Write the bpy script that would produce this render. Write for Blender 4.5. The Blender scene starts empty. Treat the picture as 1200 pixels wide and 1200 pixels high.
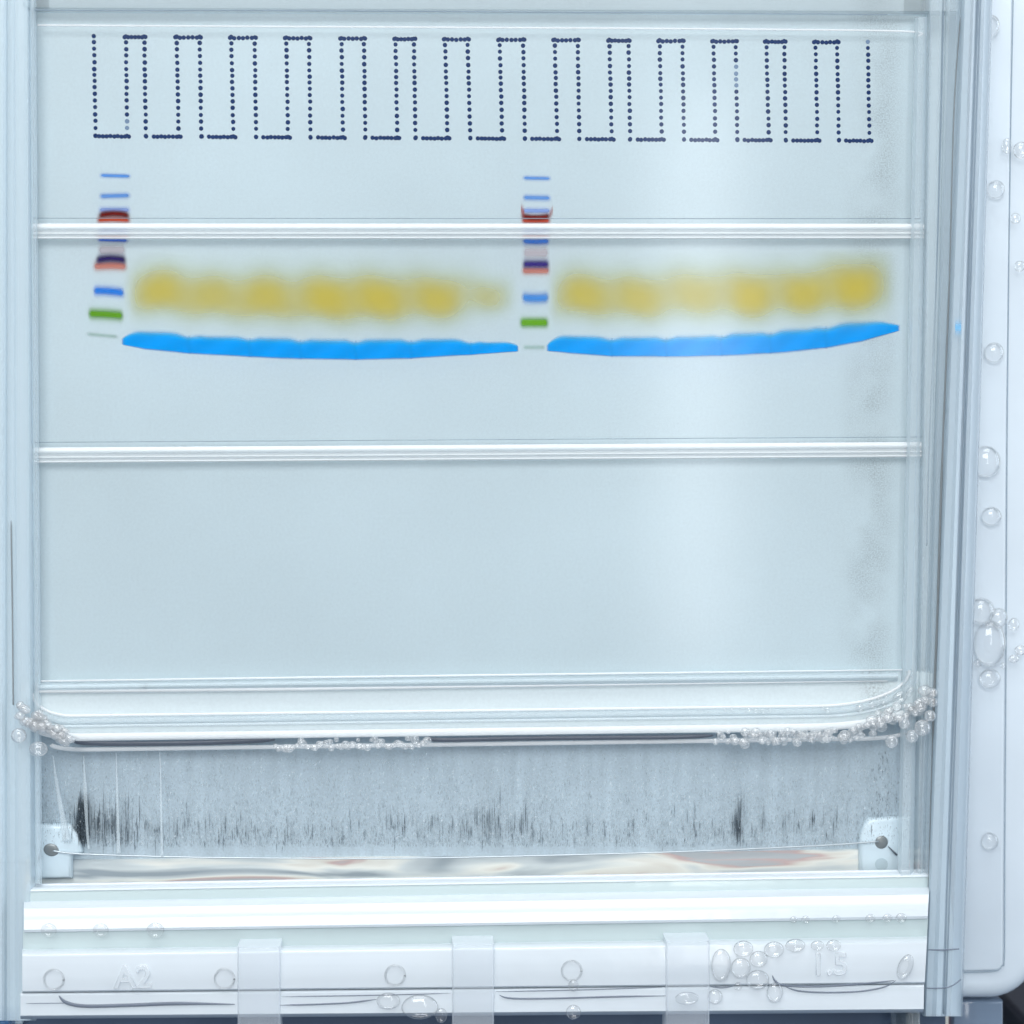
import bpy, bmesh, math, random
import numpy as np
from mathutils import Vector, Matrix

rng = random.Random(7)
S = bpy.context.scene
COL = S.collection
MM = 0.001

# ------------------------------------------------------------------ camera
YAW, PITCH, ROLL = math.radians(2.95), math.radians(4.157), math.radians(0.108)
DIST, FOCAL = 0.18, 60.0
_cy, _sy, _cp, _sp, _cr, _sr = (math.cos(YAW), math.sin(YAW), math.cos(PITCH), math.sin(PITCH), math.cos(ROLL), math.sin(ROLL))
FW = Vector((_sy * _cp, _cy * _cp, -_sp))
_r = Vector((_cy, -_sy, 0)); _u = _r.cross(FW)
RT = _r * _cr + _u * _sr
UP = -_r * _sr + _u * _cr
CAMLOC = -FW * DIST
cam_data = bpy.data.cameras.new('camera')
cam = bpy.data.objects.new('camera', cam_data); COL.objects.link(cam)
cam.matrix_world = Matrix(((RT.x, UP.x, -FW.x, CAMLOC.x), (RT.y, UP.y, -FW.y, CAMLOC.y), (RT.z, UP.z, -FW.z, CAMLOC.z), (0, 0, 0, 1)))
cam_data.lens = FOCAL; cam_data.sensor_width = 36; cam_data.sensor_fit = 'HORIZONTAL'
cam_data.clip_start = 0.01; cam_data.clip_end = 20
cam_data.dof.use_dof = True; cam_data.dof.focus_distance = DIST - 0.001; cam_data.dof.aperture_fstop = 24
S.camera = cam

# ------------------------------------------------------------------ light: dim lab air, ceiling panel, side window, front lamp, added glint and glare lights
W = bpy.data.worlds.new('World'); S.world = W; W.use_nodes = True
bg = W.node_tree.nodes['Background']
bg.inputs[0].default_value = (0.79, 0.84, 0.88, 1); bg.inputs[1].default_value = 0.44

def area(name, loc, target, sx, sy, power, color):
    l = bpy.data.lights.new(name, 'AREA'); l.shape = 'RECTANGLE'; l.size = sx; l.size_y = sy
    l.energy = power; l.color = color
    o = bpy.data.objects.new(name, l); COL.objects.link(o)
    o.location = loc
    o.rotation_euler = (Vector(target) - Vector(loc)).to_track_quat('-Z', 'Y').to_euler()
    return o
area('ceiling_panel_light', (-0.05, -0.35, 0.85), (0, 0, 0), 0.9, 0.45, 5.6, (0.97, 0.985, 1.0))
area('front_lamp', (-0.10, -0.82, 0.46), (0, 0, 0), 0.6, 0.4, 5.8, (0.985, 0.995, 1.0))
area('side_window_light', (0.75, -0.15, 0.10), (0.02, 0, 0), 0.4, 0.6, 2.5, (0.80, 0.90, 1.0))

area('bubble_glint_light', (-0.26, -0.42, 0.50), (0, 0, 0), 0.03, 0.03, 0.24, (1.0, 0.99, 0.97))  # small strong light added to put white glints on the bubbles
_g = Vector((0.0195, -0.001, 0.0140)); _d = (_g - CAMLOC).normalized(); _d.y = -_d.y
area('plate_glare_light', _g + _d * 0.6, _g, 0.030, 0.26, 0.22, (1.0, 1.0, 1.0))  # unseen strip light added at the mirror angle for a glare on the plate

V = S.view_settings
V.view_transform = 'Standard'; V.look = 'None'; V.exposure = 0.0; V.gamma = 1.0; V.use_curve_mapping = False
S.render.engine = 'CYCLES'
S.cycles.use_denoising = True; S.cycles.denoising_prefilter = 'ACCURATE'
S.cycles.max_bounces = 9; S.cycles.transparent_max_bounces = 24
S.cycles.use_adaptive_sampling = True; S.cycles.adaptive_threshold = 0.03
S.cycles.transmission_bounces = 8; S.cycles.glossy_bounces = 4; S.cycles.diffuse_bounces = 3
S.cycles.sample_clamp_indirect = 4.0

# ------------------------------------------------------------------ helpers
F = FOCAL / 36 * 1200
def at(px, py, Ymm=0.0):
    """the point at depth Ymm (mm behind the gel face) that stands at this place of the 1200 x 1200 picture"""
    d = FW + RT * ((px - 600) / F) + UP * ((600 - py) / F)
    t = (Ymm * MM - CAMLOC.y) / d.y
    return CAMLOC + d * t
def upx(Ymm=0.0):
    return 0.00009 * (0.18 + Ymm * MM) / 0.18
def hp(x, y):
    s = np.interp(y, [0, 14, 100, 268, 528, 790, 1032, 1105, 1190], [.004, .004, .006, 0, -.0065, -.0125, -.0165, -.0145, -.007])
    return y + s * (x - 600)
def lin(r, g, b, a=1.0):
    f = lambda c: c / 12.92 if c <= 0.04045 else ((c + 0.055) / 1.055) ** 2.4
    return (f(r / 255), f(g / 255), f(b / 255), a)
def empty(name, loc, label=None, cat=None, group=None):
    o = bpy.data.objects.new(name, None); COL.objects.link(o); o.location = loc
    o.empty_display_size = 0.01
    return tag(o, label, cat, group)
def tag(o, label=None, cat=None, group=None, kind=None):
    if label: o['label'] = label
    if cat: o['category'] = cat
    if group: o['group'] = group
    if kind: o['kind'] = kind
    return o
def link(name, me, mat=None, parent=None, smooth=False):
    if mat: 
        for m in (mat if isinstance(mat, (list, tuple)) else [mat]): me.materials.append(m)
    o = bpy.data.objects.new(name, me); COL.objects.link(o)
    if parent is not None:
        o.parent = parent
        p = parent
        off = Vector((0, 0, 0))
        while p is not None:
            off += p.location; p = p.parent
        me.transform(Matrix.Translation(-off))
    if smooth:
        me.polygons.foreach_set('use_smooth', [True] * len(me.polygons))
    return o
def mesh(name, verts, faces):
    me = bpy.data.meshes.new(name); me.from_pydata([tuple(v) for v in verts], [], faces); me.update()
    bm = bmesh.new(); bm.from_mesh(me); bmesh.ops.recalc_face_normals(bm, faces=bm.faces); bm.to_mesh(me); bm.free()
    return me
def autosmooth(me, ang=40):
    me.polygons.foreach_set('use_smooth', [True] * len(me.polygons))
    bm = bmesh.new(); bm.from_mesh(me)
    for e in bm.edges:
        if len(e.link_faces) == 2: e.smooth = e.calc_face_angle(0) < math.radians(ang)
    bm.to_mesh(me); bm.free()
def slab(name, pts, Yf, Yb, mat, parent, bevel=0.0, segs=2):
    """outline in picture places at depth Yf, pushed straight back to Yb"""
    fr = [at(x, y, Yf) for x, y in pts]
    bk = [Vector((v.x, Yb * MM, v.z)) for v in fr]
    n = len(pts)
    faces = [list(range(n)), list(range(2 * n - 1, n - 1, -1))] + [[i, (i + 1) % n, n + (i + 1) % n, n + i] for i in range(n)]
    me = mesh(name, fr + bk, faces)
    if bevel:
        bm = bmesh.new(); bm.from_mesh(me)
        eds = [e for e in bm.edges if all(abs(v.co.y - Yf * MM) < 1e-7 for v in e.verts)]
        bmesh.ops.bevel(bm, geom=eds, offset=bevel * MM, segments=segs, affect='EDGES', profile=0.5)
        bm.to_mesh(me); bm.free(); autosmooth(me, 50)
    return link(name, me, mat, parent)
def rect(x0, y0, x1, y1):
    return [(x0, hp(x0, y0)), (x1, hp(x1, y0)), (x1, hp(x1, y1)), (x0, hp(x0, y1))]
def hprofile(name, x0, x1, prof, Yb, mat, parent, ends=None, ang=30):
    """a bar along the picture's width: prof = [(y at mid width, Y)], closed at the back at Yb; ends = (slope left, slope right) of end faces"""
    ys = [p[0] for p in prof]
    def ring(x, k):
        out = []
        for y, Y in prof:
            xx = x + (ends[k] * (y - ys[0]) if ends else 0)
            out.append(at(xx, hp(xx, y), Y))
        a, b = out[-1], out[0]
        out += [Vector((a.x, Yb * MM, a.z)), Vector((b.x, Yb * MM, b.z))]
        return out
    A, B = ring(x0, 0), ring(x1, 1); n = len(A)
    faces = [[i, (i + 1) % n, n + (i + 1) % n, n + i] for i in range(n)] + [list(range(n)), list(range(2 * n - 1, n - 1, -1))]
    me = mesh(name, A + B, faces); autosmooth(me, ang)
    return link(name, me, mat, parent)
def vprofile(name, y0, y1, prof, Yb, mat, parent, ang=30):
    """an upright: prof = [(x at picture top, x at picture foot (y 1190), Y)]"""
    def ring(y):
        out = [at(a + (b - a) * y / 1190, y, Y) for a, b, Y in prof]
        p, q = out[-1], out[0]
        out += [Vector((p.x, Yb * MM, p.z)), Vector((q.x, Yb * MM, q.z))]
        return out
    A, B = ring(y0), ring(y1); n = len(A)
    faces = [[i, (i + 1) % n, n + (i + 1) % n, n + i] for i in range(n)] + [list(range(n)), list(range(2 * n - 1, n - 1, -1))]
    me = mesh(name, A + B, faces); autosmooth(me, ang)
    return link(name, me, mat, parent)
def arc(y0, y1, Y0, bulge, n=8):
    return [(y0 + (y1 - y0) * (1 - math.cos(math.pi * i / n)) / 2, Y0 - bulge * math.sin(math.pi * i / n)) for i in range(n + 1)]
def tube(name, pts, radii, mat, parent, sides=8, flat=1.0):
    """pts = [(x, y, Y)] in picture places, radii in picture pixels"""
    P = [at(*p) for p in pts]; n = len(P)
    vs, fs = [], []
    for i, p in enumerate(P):
        t = (P[min(i + 1, n - 1)] - P[max(i - 1, 0)]).normalized()
        a = t.cross(Vector((0, 1, 0))).normalized(); b = t.cross(a).normalized()
        r = (radii[i] if isinstance(radii, (list, tuple)) else radii) * upx(pts[i][2])
        for k in range(sides):
            th = 2 * math.pi * k / sides
            vs.append(p + a * (r * math.cos(th)) + b * (r * flat * math.sin(th)))
    for i in range(n - 1):
        for k in range(sides):
            fs.append([i * sides + k, i * sides + (k + 1) % sides, (i + 1) * sides + (k + 1) % sides, (i + 1) * sides + k])
    fs += [list(range(sides)), list(range(n * sides - 1, (n - 1) * sides - 1, -1))]
    return link(name, mesh(name, vs, fs), mat, parent, smooth=True)
def smoothpath(pts, n=8):
    out = []
    P = [pts[0]] + list(pts) + [pts[-1]]
    for i in range(1, len(P) - 2):
        p0, p1, p2, p3 = (np.array(q, float) for q in P[i - 1:i + 3])
        for k in range(n):
            t = k / n
            out.append(tuple(0.5 * ((2 * p1) + (-p0 + p2) * t + (2 * p0 - 5 * p1 + 4 * p2 - p3) * t * t + (-p0 + 3 * p1 - 3 * p2 + p3) * t ** 3)))
    out.append(tuple(pts[-1])); return out

# ------------------------------------------------------------------ materials
def newmat(name):
    m = bpy.data.materials.new(name); m.use_nodes = True
    nt = m.node_tree; nt.nodes.clear()
    out = nt.nodes.new('ShaderNodeOutputMaterial')
    return m, nt, out
def N(nt, t, **kw):
    n = nt.nodes.new(t)
    for k, v in kw.items():
        if k.startswith('i_'):
            n.inputs[k[2:].replace('_', ' ')].default_value = v
        else: setattr(n, k, v)
    return n
def principled(nt, col, rough=0.4, ior=1.45, coat=0.0, metal=0.0, spec=0.5):
    p = nt.nodes.new('ShaderNodeBsdfPrincipled')
    p.inputs['Base Color'].default_value = col; p.inputs['Roughness'].default_value = rough
    p.inputs['IOR'].default_value = ior; p.inputs['Coat Weight'].default_value = coat; p.inputs['Metallic'].default_value = metal
    p.inputs['Specular IOR Level'].default_value = spec
    return p
def grain(nt, scale, lo, hi, detail=3, stretch=None):
    tc = N(nt, 'ShaderNodeTexCoord')
    src = tc.outputs['Object']
    if stretch:
        mp = N(nt, 'ShaderNodeMapping'); mp.inputs['Scale'].default_value = stretch
        nt.links.new(src, mp.inputs['Vector']); src = mp.outputs['Vector']
    no = N(nt, 'ShaderNodeTexNoise'); no.inputs['Scale'].default_value = scale; no.inputs['Detail'].default_value = detail
    nt.links.new(src, no.inputs['Vector'])
    mr = N(nt, 'ShaderNodeMapRange'); mr.inputs['From Min'].default_value = 0.3; mr.inputs['From Max'].default_value = 0.7
    mr.inputs['To Min'].default_value = lo; mr.inputs['To Max'].default_value = hi
    nt.links.new(no.outputs['Fac'], mr.inputs['Value'])
    return mr.outputs['Result'], no
def scaled(nt, col, fac):
    m = N(nt, 'ShaderNodeVectorMath', operation='SCALE'); m.inputs[0].default_value = col[:3]
    nt.links.new(fac, m.inputs['Scale']); return m.outputs['Vector']

def acrylic(name, tint, clear=0.45, rough=0.10, wav=0.12, streak=(0.03, 1, 1)):
    """cloudy clear plastic: part of the light scatters in it, part goes through"""
    m, nt, out = newmat(name)
    p = principled(nt, tint, rough, 1.45, 0.1)
    p.inputs['Subsurface Weight'].default_value = 0.0
    fac, _ = grain(nt, 420 if streak else 45, 0.93, 1.04, 3, streak)
    nt.links.new(scaled(nt, tint, fac), p.inputs['Base Color'])
    g = N(nt, 'ShaderNodeBsdfGlass'); g.inputs['Color'].default_value = (0.95, 0.98, 1, 1); g.inputs['Roughness'].default_value = 0.06; g.inputs['IOR'].default_value = 1.35
    bmp = N(nt, 'ShaderNodeBump'); bmp.inputs['Strength'].default_value = wav; bmp.inputs['Distance'].default_value = 0.0006
    _, no = grain(nt, 260, 0, 1, 2)
    nt.links.new(no.outputs['Fac'], bmp.inputs['Height'])
    nt.links.new(bmp.outputs['Normal'], p.inputs['Normal']); nt.links.new(bmp.outputs['Normal'], g.inputs['Normal'])
    mx = N(nt, 'ShaderNodeMixShader'); mx.inputs[0].default_value = clear
    nt.links.new(p.outputs[0], mx.inputs[1]); nt.links.new(g.outputs[0], mx.inputs[2]); nt.links.new(mx.outputs[0], out.inputs[0])
    return m
def hazysheet(name, tint, clear, rough=0.15):
    m, nt, out = newmat(name)
    p = principled(nt, tint, rough, 1.45)
    t = N(nt, 'ShaderNodeBsdfTransparent')
    lw = N(nt, 'ShaderNodeLayerWeight'); lw.inputs[0].default_value = .35
    mr = N(nt, 'ShaderNodeMapRange'); mr.inputs['To Min'].default_value = clear; mr.inputs['To Max'].default_value = clear * .3
    nt.links.new(lw.outputs['Facing'], mr.inputs['Value'])
    mx = N(nt, 'ShaderNodeMixShader'); nt.links.new(mr.outputs[0], mx.inputs[0])
    nt.links.new(p.outputs[0], mx.inputs[1]); nt.links.new(t.outputs[0], mx.inputs[2]); nt.links.new(mx.outputs[0], out.inputs[0])
    return m
def clearsheet(name, rough=0.12, base=0.03, tint=(0.985, 0.995, 1, 1), wave=0.0):
    m, nt, out = newmat(name)
    t = N(nt, 'ShaderNodeBsdfTransparent'); t.inputs[0].default_value = tint
    g = N(nt, 'ShaderNodeBsdfGlossy'); g.inputs['Roughness'].default_value = rough; g.inputs[0].default_value = (0.9, 0.95, 1, 1)
    fr = N(nt, 'ShaderNodeFresnel'); fr.inputs[0].default_value = 1.28
    mx = N(nt, 'ShaderNodeMixShader')
    nt.links.new(fr.outputs[0], mx.inputs[0]); nt.links.new(t.outputs[0], mx.inputs[1]); nt.links.new(g.outputs[0], mx.inputs[2]); nt.links.new(mx.outputs[0], out.inputs[0])
    return m
def plain(name, col, rough=0.4, alpha=1.0, coat=0.0, metal=0.0, var=0.06, scale=300, spec=0.5):
    m, nt, out = newmat(name)
    p = principled(nt, col, rough, 1.45, coat, metal, spec)
    fac, _ = grain(nt, scale, 1 - var, 1 + var)
    nt.links.new(scaled(nt, col, fac), p.inputs['Base Color'])
    p.inputs['Alpha'].default_value = alpha
    nt.links.new(p.outputs[0], out.inputs[0]); return m
def glass(name, ior=1.33, tint=(1, 1, 1, 1), rough=0.0):
    m, nt, out = newmat(name)
    g = N(nt, 'ShaderNodeBsdfGlass'); g.inputs['Color'].default_value = tint; g.inputs['Roughness'].default_value = rough; g.inputs['IOR'].default_value = ior
    nt.links.new(g.outputs[0], out.inputs[0]); return m
def dyemat():
    m, nt, out = newmat('dye_in_gel')
    c = N(nt, 'ShaderNodeAttribute', attribute_name='dye'); a = N(nt, 'ShaderNodeAttribute', attribute_name='strength')
    d = principled(nt, (1, 1, 1, 1), 0.8, 1.4, 0, 0, 0.0); t = N(nt, 'ShaderNodeBsdfTransparent')
    nt.links.new(c.outputs['Color'], d.inputs['Base Color'])
    mx = N(nt, 'ShaderNodeMixShader')
    nt.links.new(a.outputs['Fac'], mx.inputs[0]); nt.links.new(t.outputs[0], mx.inputs[1]); nt.links.new(d.outputs[0], mx.inputs[2]); nt.links.new(mx.outputs[0], out.inputs[0])
    return m
def gelmat():
    m, nt, out = newmat('acrylamide_gel')
    p = principled(nt, (1, 1, 1, 1), 0.45, 1.36, 0, 0, 0.3)
    col = lin(213, 225, 229)
    f1, _ = grain(nt, 30, 0.93, 1.035, 5)
    f2, _ = grain(nt, 3500, 0.975, 1.025, 2)
    mu = N(nt, 'ShaderNodeMath', operation='MULTIPLY'); nt.links.new(f1, mu.inputs[0]); nt.links.new(f2, mu.inputs[1])
    # grit caught in a narrow upright band of the gel
    tc = N(nt, 'ShaderNodeTexCoord'); sx = N(nt, 'ShaderNodeSeparateXYZ'); nt.links.new(tc.outputs['Object'], sx.inputs[0])
    dx = N(nt, 'ShaderNodeMath', operation='SUBTRACT'); nt.links.new(sx.outputs['X'], dx.inputs[0]); dx.inputs[1].default_value = 0.0418
    ab = N(nt, 'ShaderNodeMath', operation='ABSOLUTE'); nt.links.new(dx.outputs[0], ab.inputs[0])
    band = N(nt, 'ShaderNodeMapRange', interpolation_type='SMOOTHSTEP'); band.inputs['From Min'].default_value = 0.0; band.inputs['From Max'].default_value = 0.0042; band.inputs['To Min'].default_value = 1; band.inputs['To Max'].default_value = 0
    nt.links.new(ab.outputs[0], band.inputs['Value'])
    _, gr = grain(nt, 6500, 0, 1, 2)
    gm = N(nt, 'ShaderNodeMapRange'); gm.inputs['From Min'].default_value = 0.34; gm.inputs['From Max'].default_value = 0.74; gm.inputs['To Max'].default_value = 0.40
    nt.links.new(gr.outputs['Fac'], gm.inputs['Value'])
    _, patch = grain(nt, 190, 0, 1, 2)
    pm = N(nt, 'ShaderNodeMapRange'); pm.inputs['From Min'].default_value = 0.34; pm.inputs['From Max'].default_value = 0.60
    nt.links.new(patch.outputs['Fac'], pm.inputs['Value'])
    m1 = N(nt, 'ShaderNodeMath', operation='MULTIPLY'); nt.links.new(band.outputs[0], m1.inputs[0]); nt.links.new(gm.outputs[0], m1.inputs[1])
    m2 = N(nt, 'ShaderNodeMath', operation='MULTIPLY'); nt.links.new(m1.outputs[0], m2.inputs[0]); nt.links.new(pm.outputs[0], m2.inputs[1])
    inv = N(nt, 'ShaderNodeMath', operation='SUBTRACT'); inv.inputs[0].default_value = 1; nt.links.new(m2.outputs[0], inv.inputs[1])
    m3 = N(nt, 'ShaderNodeMath', operation='MULTIPLY'); nt.links.new(mu.outputs[0], m3.inputs[0]); nt.links.new(inv.outputs[0], m3.inputs[1])
    nt.links.new(scaled(nt, col, m3.outputs[0]), p.inputs['Base Color'])
    nt.links.new(p.outputs[0], out.inputs[0]); return m
def frosted():
    m, nt, out = newmat('frosted_rear_plastic')
    col = lin(180, 196, 206)
    p = principled(nt, col, 0.5, 1.45, 0, 0, 0.3)
    f1, _ = grain(nt, 4200, 0.90, 1.07, 2)
    f2, _ = grain(nt, 900, 0.90, 1.06, 4, (1, 1, 0.10))
    mu = N(nt, 'ShaderNodeMath', operation='MULTIPLY'); nt.links.new(f1, mu.inputs[0]); nt.links.new(f2, mu.inputs[1])
    nt.links.new(scaled(nt, col, mu.outputs[0]), p.inputs['Base Color'])
    nt.links.new(p.outputs[0], out.inputs[0]); return m

M_gel = gelmat(); M_dye = dyemat(); M_frost = frosted()
M_back = plain('pale_back_plate', lin(210, 225, 232), .5, 1, 0, 0, .05, 40)
M_sheet = clearsheet('clear_cassette_plate', 0.14)
M_ridge = hazysheet('clear_ridge_plastic', lin(248, 251, 253), 0.62, 0.25)
M_bead = hazysheet('gel_ridge_plastic', lin(249, 252, 253), 0.70, 0.25)
M_rim = hazysheet('cassette_rim_plastic', lin(224, 238, 245), 0.76, 0.2)
M_wall = hazysheet('tank_wall_plastic', lin(214, 231, 241), 0.60, 0.18)
M_pillar = hazysheet('upright_plastic', lin(198, 214, 226), 0.50, 0.14)
M_base = acrylic('tank_base_plastic', lin(230, 239, 246), 0.22, 0.15)
M_green = acrylic('thick_plastic_greenish', lin(206, 222, 224), 0.20, 0.15)
M_panel = acrylic('side_panel_plastic', lin(226, 237, 246), 0.20, 0.15, .12, None)
M_tab = hazysheet('tab_plastic', lin(232, 240, 248), 0.82)
M_ink = plain('navy_print_ink', lin(30, 56, 104), 0.6, 1, 0, 0, .06, 300, .1)
M_inkpale = plain('rubbed_navy_ink', lin(120, 143, 172), 0.6)
M_dark = plain('gap_reflection_and_wire_end', lin(92, 100, 114), 0.3, 0.8, 0.1)  # dark reflection in the lip gap, put into the colour; wire ends too
M_film = plain('water_line_shade', lin(116, 126, 142), 0.3, 0.6)
M_seam = plain('seam_line', lin(150, 168, 182), 0.5, .6)
M_seamb = plain('brown_seam_line', lin(140, 146, 148), 0.5, .6)
def bubblemat(name, milk, ior, thr, gls=.55, gr=.08):
    m, nt, out = newmat(name)
    t = N(nt, 'ShaderNodeBsdfTransparent'); g = N(nt, 'ShaderNodeBsdfGlass'); g.inputs['IOR'].default_value = ior; g.inputs['Roughness'].default_value = 0.03
    lw = N(nt, 'ShaderNodeLayerWeight'); lw.inputs[0].default_value = 0.5
    mr = N(nt, 'ShaderNodeMapRange', interpolation_type='SMOOTHSTEP'); mr.inputs['From Min'].default_value = thr; mr.inputs['From Max'].default_value = thr + .35
    nt.links.new(lw.outputs['Facing'], mr.inputs['Value'])
    gl = N(nt, 'ShaderNodeBsdfGlossy'); gl.inputs['Roughness'].default_value = gr
    rim = N(nt, 'ShaderNodeMixShader'); rim.inputs[0].default_value = gls; nt.links.new(g.outputs[0], rim.inputs[1]); nt.links.new(gl.outputs[0], rim.inputs[2])
    mx = N(nt, 'ShaderNodeMixShader'); nt.links.new(mr.outputs[0], mx.inputs[0]); nt.links.new(t.outputs[0], mx.inputs[1]); nt.links.new(rim.outputs[0], mx.inputs[2])
    p = principled(nt, lin(245, 249, 252), 0.08, 1.4)
    m2 = N(nt, 'ShaderNodeMixShader'); m2.inputs[0].default_value = milk
    nt.links.new(mx.outputs[0], m2.inputs[1]); nt.links.new(p.outputs[0], m2.inputs[2])
    gs = N(nt, 'ShaderNodeBsdfGlossy'); gs.inputs['Roughness'].default_value = 0.10
    m3 = N(nt, 'ShaderNodeMixShader'); m3.inputs[0].default_value = 0.065
    nt.links.new(m2.outputs[0], m3.inputs[1]); nt.links.new(gs.outputs[0], m3.inputs[2]); nt.links.new(m3.outputs[0], out.inputs[0])
    return m
M_bub = bubblemat('bubble_film', 0.02, 1.33, 0.30)
M_foam = bubblemat('foam_film', 0.12, 1.33, 0.22, .75, .14)
M_drop = glass('drop_clear', 1.33)
M_plug = plain('grey_plug', lin(176, 194, 202), .4)
M_holder = plain('white_holder_plastic', lin(205, 222, 231), 0.35, 1.0, 0.1)
M_hole = plain('wire_boss_metal', lin(132, 138, 140), 0.35, 1.0, 0, 0.4)
M_wire = plain('platinum_wire', lin(176, 186, 192), 0.3, 1.0, 0, 0.6)
M_bench = plain('bench_top', lin(92, 108, 128), 0.35, 1.0, 0, 0, 0.35, 60)

# ------------------------------------------------------------------ setting: bench and dim back panel
BZ = -0.078
def sheet(name, x0, x1, y0, y1, z, mat):
    me = mesh(name, [(x0, y0, z), (x1, y0, z), (x1, y1, z), (x0, y1, z), (x0, y0, z - .02), (x1, y0, z - .02), (x1, y1, z - .02), (x0, y1, z - .02)],
              [[0, 1, 2, 3], [4, 5, 6, 7], [0, 1, 5, 4], [1, 2, 6, 5], [2, 3, 7, 6], [3, 0, 4, 7]])
    return link(name, me, mat)
tag(sheet('bench', -0.5, 0.5, -0.10, 0.6, BZ, M_bench), kind='structure')

# ------------------------------------------------------------------ things behind the tank, glimpsed through its foot slot
def block(name, x, y, w, d, h, col, label, cat, rot=0, cap=None):
    o = empty(name, (x, y, BZ), label, cat)
    bm = bmesh.new(); bmesh.ops.create_cube(bm, size=1, matrix=Matrix.Translation((0, 0, h / 2)) @ Matrix.Rotation(rot, 4, 'Z') @ Matrix.Diagonal((w, d, h, 1)))
    bmesh.ops.bevel(bm, geom=list(bm.edges), offset=min(w, d, h) * 0.12, segments=2, affect='EDGES')
    me = bpy.data.meshes.new('body'); bm.to_mesh(me); bm.free()
    b = bpy.data.objects.new('body', me); me.materials.append(plain(name + '_paint', col, 0.5)); COL.objects.link(b); b.parent = o
    if cap:
        bm = bmesh.new(); bmesh.ops.create_cone(bm, cap_ends=True, segments=20, radius1=min(w, d) * .3, radius2=min(w, d) * .26, depth=h * .18, matrix=Matrix.Translation((0, 0, h * 1.08)))
        me = bpy.data.meshes.new('cap'); bm.to_mesh(me); bm.free()
        c = bpy.data.objects.new('cap', me); me.materials.append(plain(name + '_cap', cap, 0.4)); COL.objects.link(c); c.parent = o
    return o

# ------------------------------------------------------------------ the tank
tank = empty('gel_tank', (0, 0.010, BZ), 'clear plastic electrophoresis tank holding the gel cassette upright', 'tank')
slab('rear_wall', [(36, 840), (1074, 840), (1072, 999), (36, 1009)], 1.4, 1.8, M_frost, tank)
# left upright
vprofile('left_upright', -60, 1196, [(-40, -40, -3.1), (4, 2, -3.1), (7, 5, -2.8), (9, 8, -2), (13, 12, -1.9), (16, 18, -2), (18, 22, -2.5), (22, 26, -2.7), (28, 32, -2.7), (32, 36, -2.5), (34, 39, -1.9), (36, 42, -1.3)], 7, M_wall, tank, 25)
# frame beside the cassette on the right
vprofile('clamp_frame', -60, 1060, [(1089, 1072, -1.4), (1090, 1073, -2.0), (1092, 1075, -2.2), (1101, 1075.5, -2.2), (1104, 1077, -2.0), (1105, 1078, -1.5), (1108, 1080, -1.5), (1110, 1081, -2.1), (1113, 1081.5, -2.3), (1121, 1082, -2.3), (1124, 1082.5, -2.2), (1127, 1083, -2.0)], 5, M_rim, tank, 25)
# right upright
vprofile('right_upright', -60, 1191, [(1128, 1082, -2.4), (1129, 1083, -3.6), (1131, 1085, -4.0), (1138, 1092, -4.2), (1141, 1097, -4.6), (1143, 1103, -4.4), (1145, 1105, -3.6), (1148, 1107, -3.6), (1150, 1109, -4.2), (1154, 1114, -4.3), (1158, 1120, -3.9), (1161, 1125, -3.2), (1163, 1128, -1.5)], 5, M_pillar, tank, 25)
SB = -2.5
tube('seam', smoothpath([(1125.5, 20, SB), (1118, 130, SB), (1112.5, 330, SB), (1104.5, 530, SB), (1098.5, 720, SB), (1093.5, 850, SB), (1088, 1040, SB)]), [0.3] + [.8] * 16 + [1.1] * 8 + [1.5] * 16 + [.6] * 8, M_seamb, tank, 6)
tube('seam', smoothpath([(1147, -20, -3.7), (1141, 130, -3.7), (1135, 330, -3.7), (1129, 520, -3.7), (1122, 720, -3.7), (1115.5, 880, -3.7), (1109, 1060, -3.7), (1106, 1188, -3.7)]), 1.1, M_seam, tank, 6)
tube('seam', smoothpath([(1106, -20, -1.6), (1103, 130, -1.6), (1097, 330, -1.6), (1089, 520, -1.6), (1086, 640, -1.6)]), 0.9, M_seam, tank, 6)
tube('seam', smoothpath([(13, 610, -2.1), (14.5, 720, -2.2), (15.5, 826, -2.2)]), [0.3] + [.9] * 16, M_seamb, tank, 6)
tube('water_line', [(1088, 1113, -4.8), (1105, 1113.5, -4.8), (1124, 1112, -4.8)], [.8, 1.2, .8], M_film, tank, 6)
tube('water_line', smoothpath([(1086, 1158, -4.8), (1105, 1158, -4.8), (1116, 1155, -4.8), (1126, 1148, -4.4)]), .9, M_film, tank, 6)

# side panel with a routed line and a big rounded corner
def corner(cx, cy, r, a0, a1, n=8):
    return [(cx + r * math.cos(math.radians(a0 + (a1 - a0) * i / n)), cy + r * math.sin(math.radians(a0 + (a1 - a0) * i / n))) for i in range(n + 1)]
pan = slab('side_panel', [(1108, -60), (1224, -60)] + corner(1162, 1114, 62, 0, 90, 12) + [(1108, 1176)], 4, 8, M_panel, tank, 2.4, 5)
slab('inset_plate', [(1112, -60), (1187, -60), (1180, 480)] + corner(1166, 1128, 10, 0, 90, 6) + [(1112, 1139)], 3.6, 4.0, M_panel, pan, 0.25, 2)
tube('routed_line', smoothpath([(1188, -40, 3.7), (1184, 180, 3.7), (1180.5, 480, 3.7), (1179, 760, 3.7), (1177.5, 1000, 3.7), (1177, 1118, 3.7), (1174, 1132, 3.7), (1164, 1138, 3.7), (1128, 1139.5, 3.7)]), 0.75, M_seam, pan, 6)
slab('leg', [(1118, 1174), (1176, 1174), (1176, 1300), (1118, 1300)], 5.5, 7.5, acrylic('smoky_leg', lin(120, 138, 160), 0.3), tank, 0.3)

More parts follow.
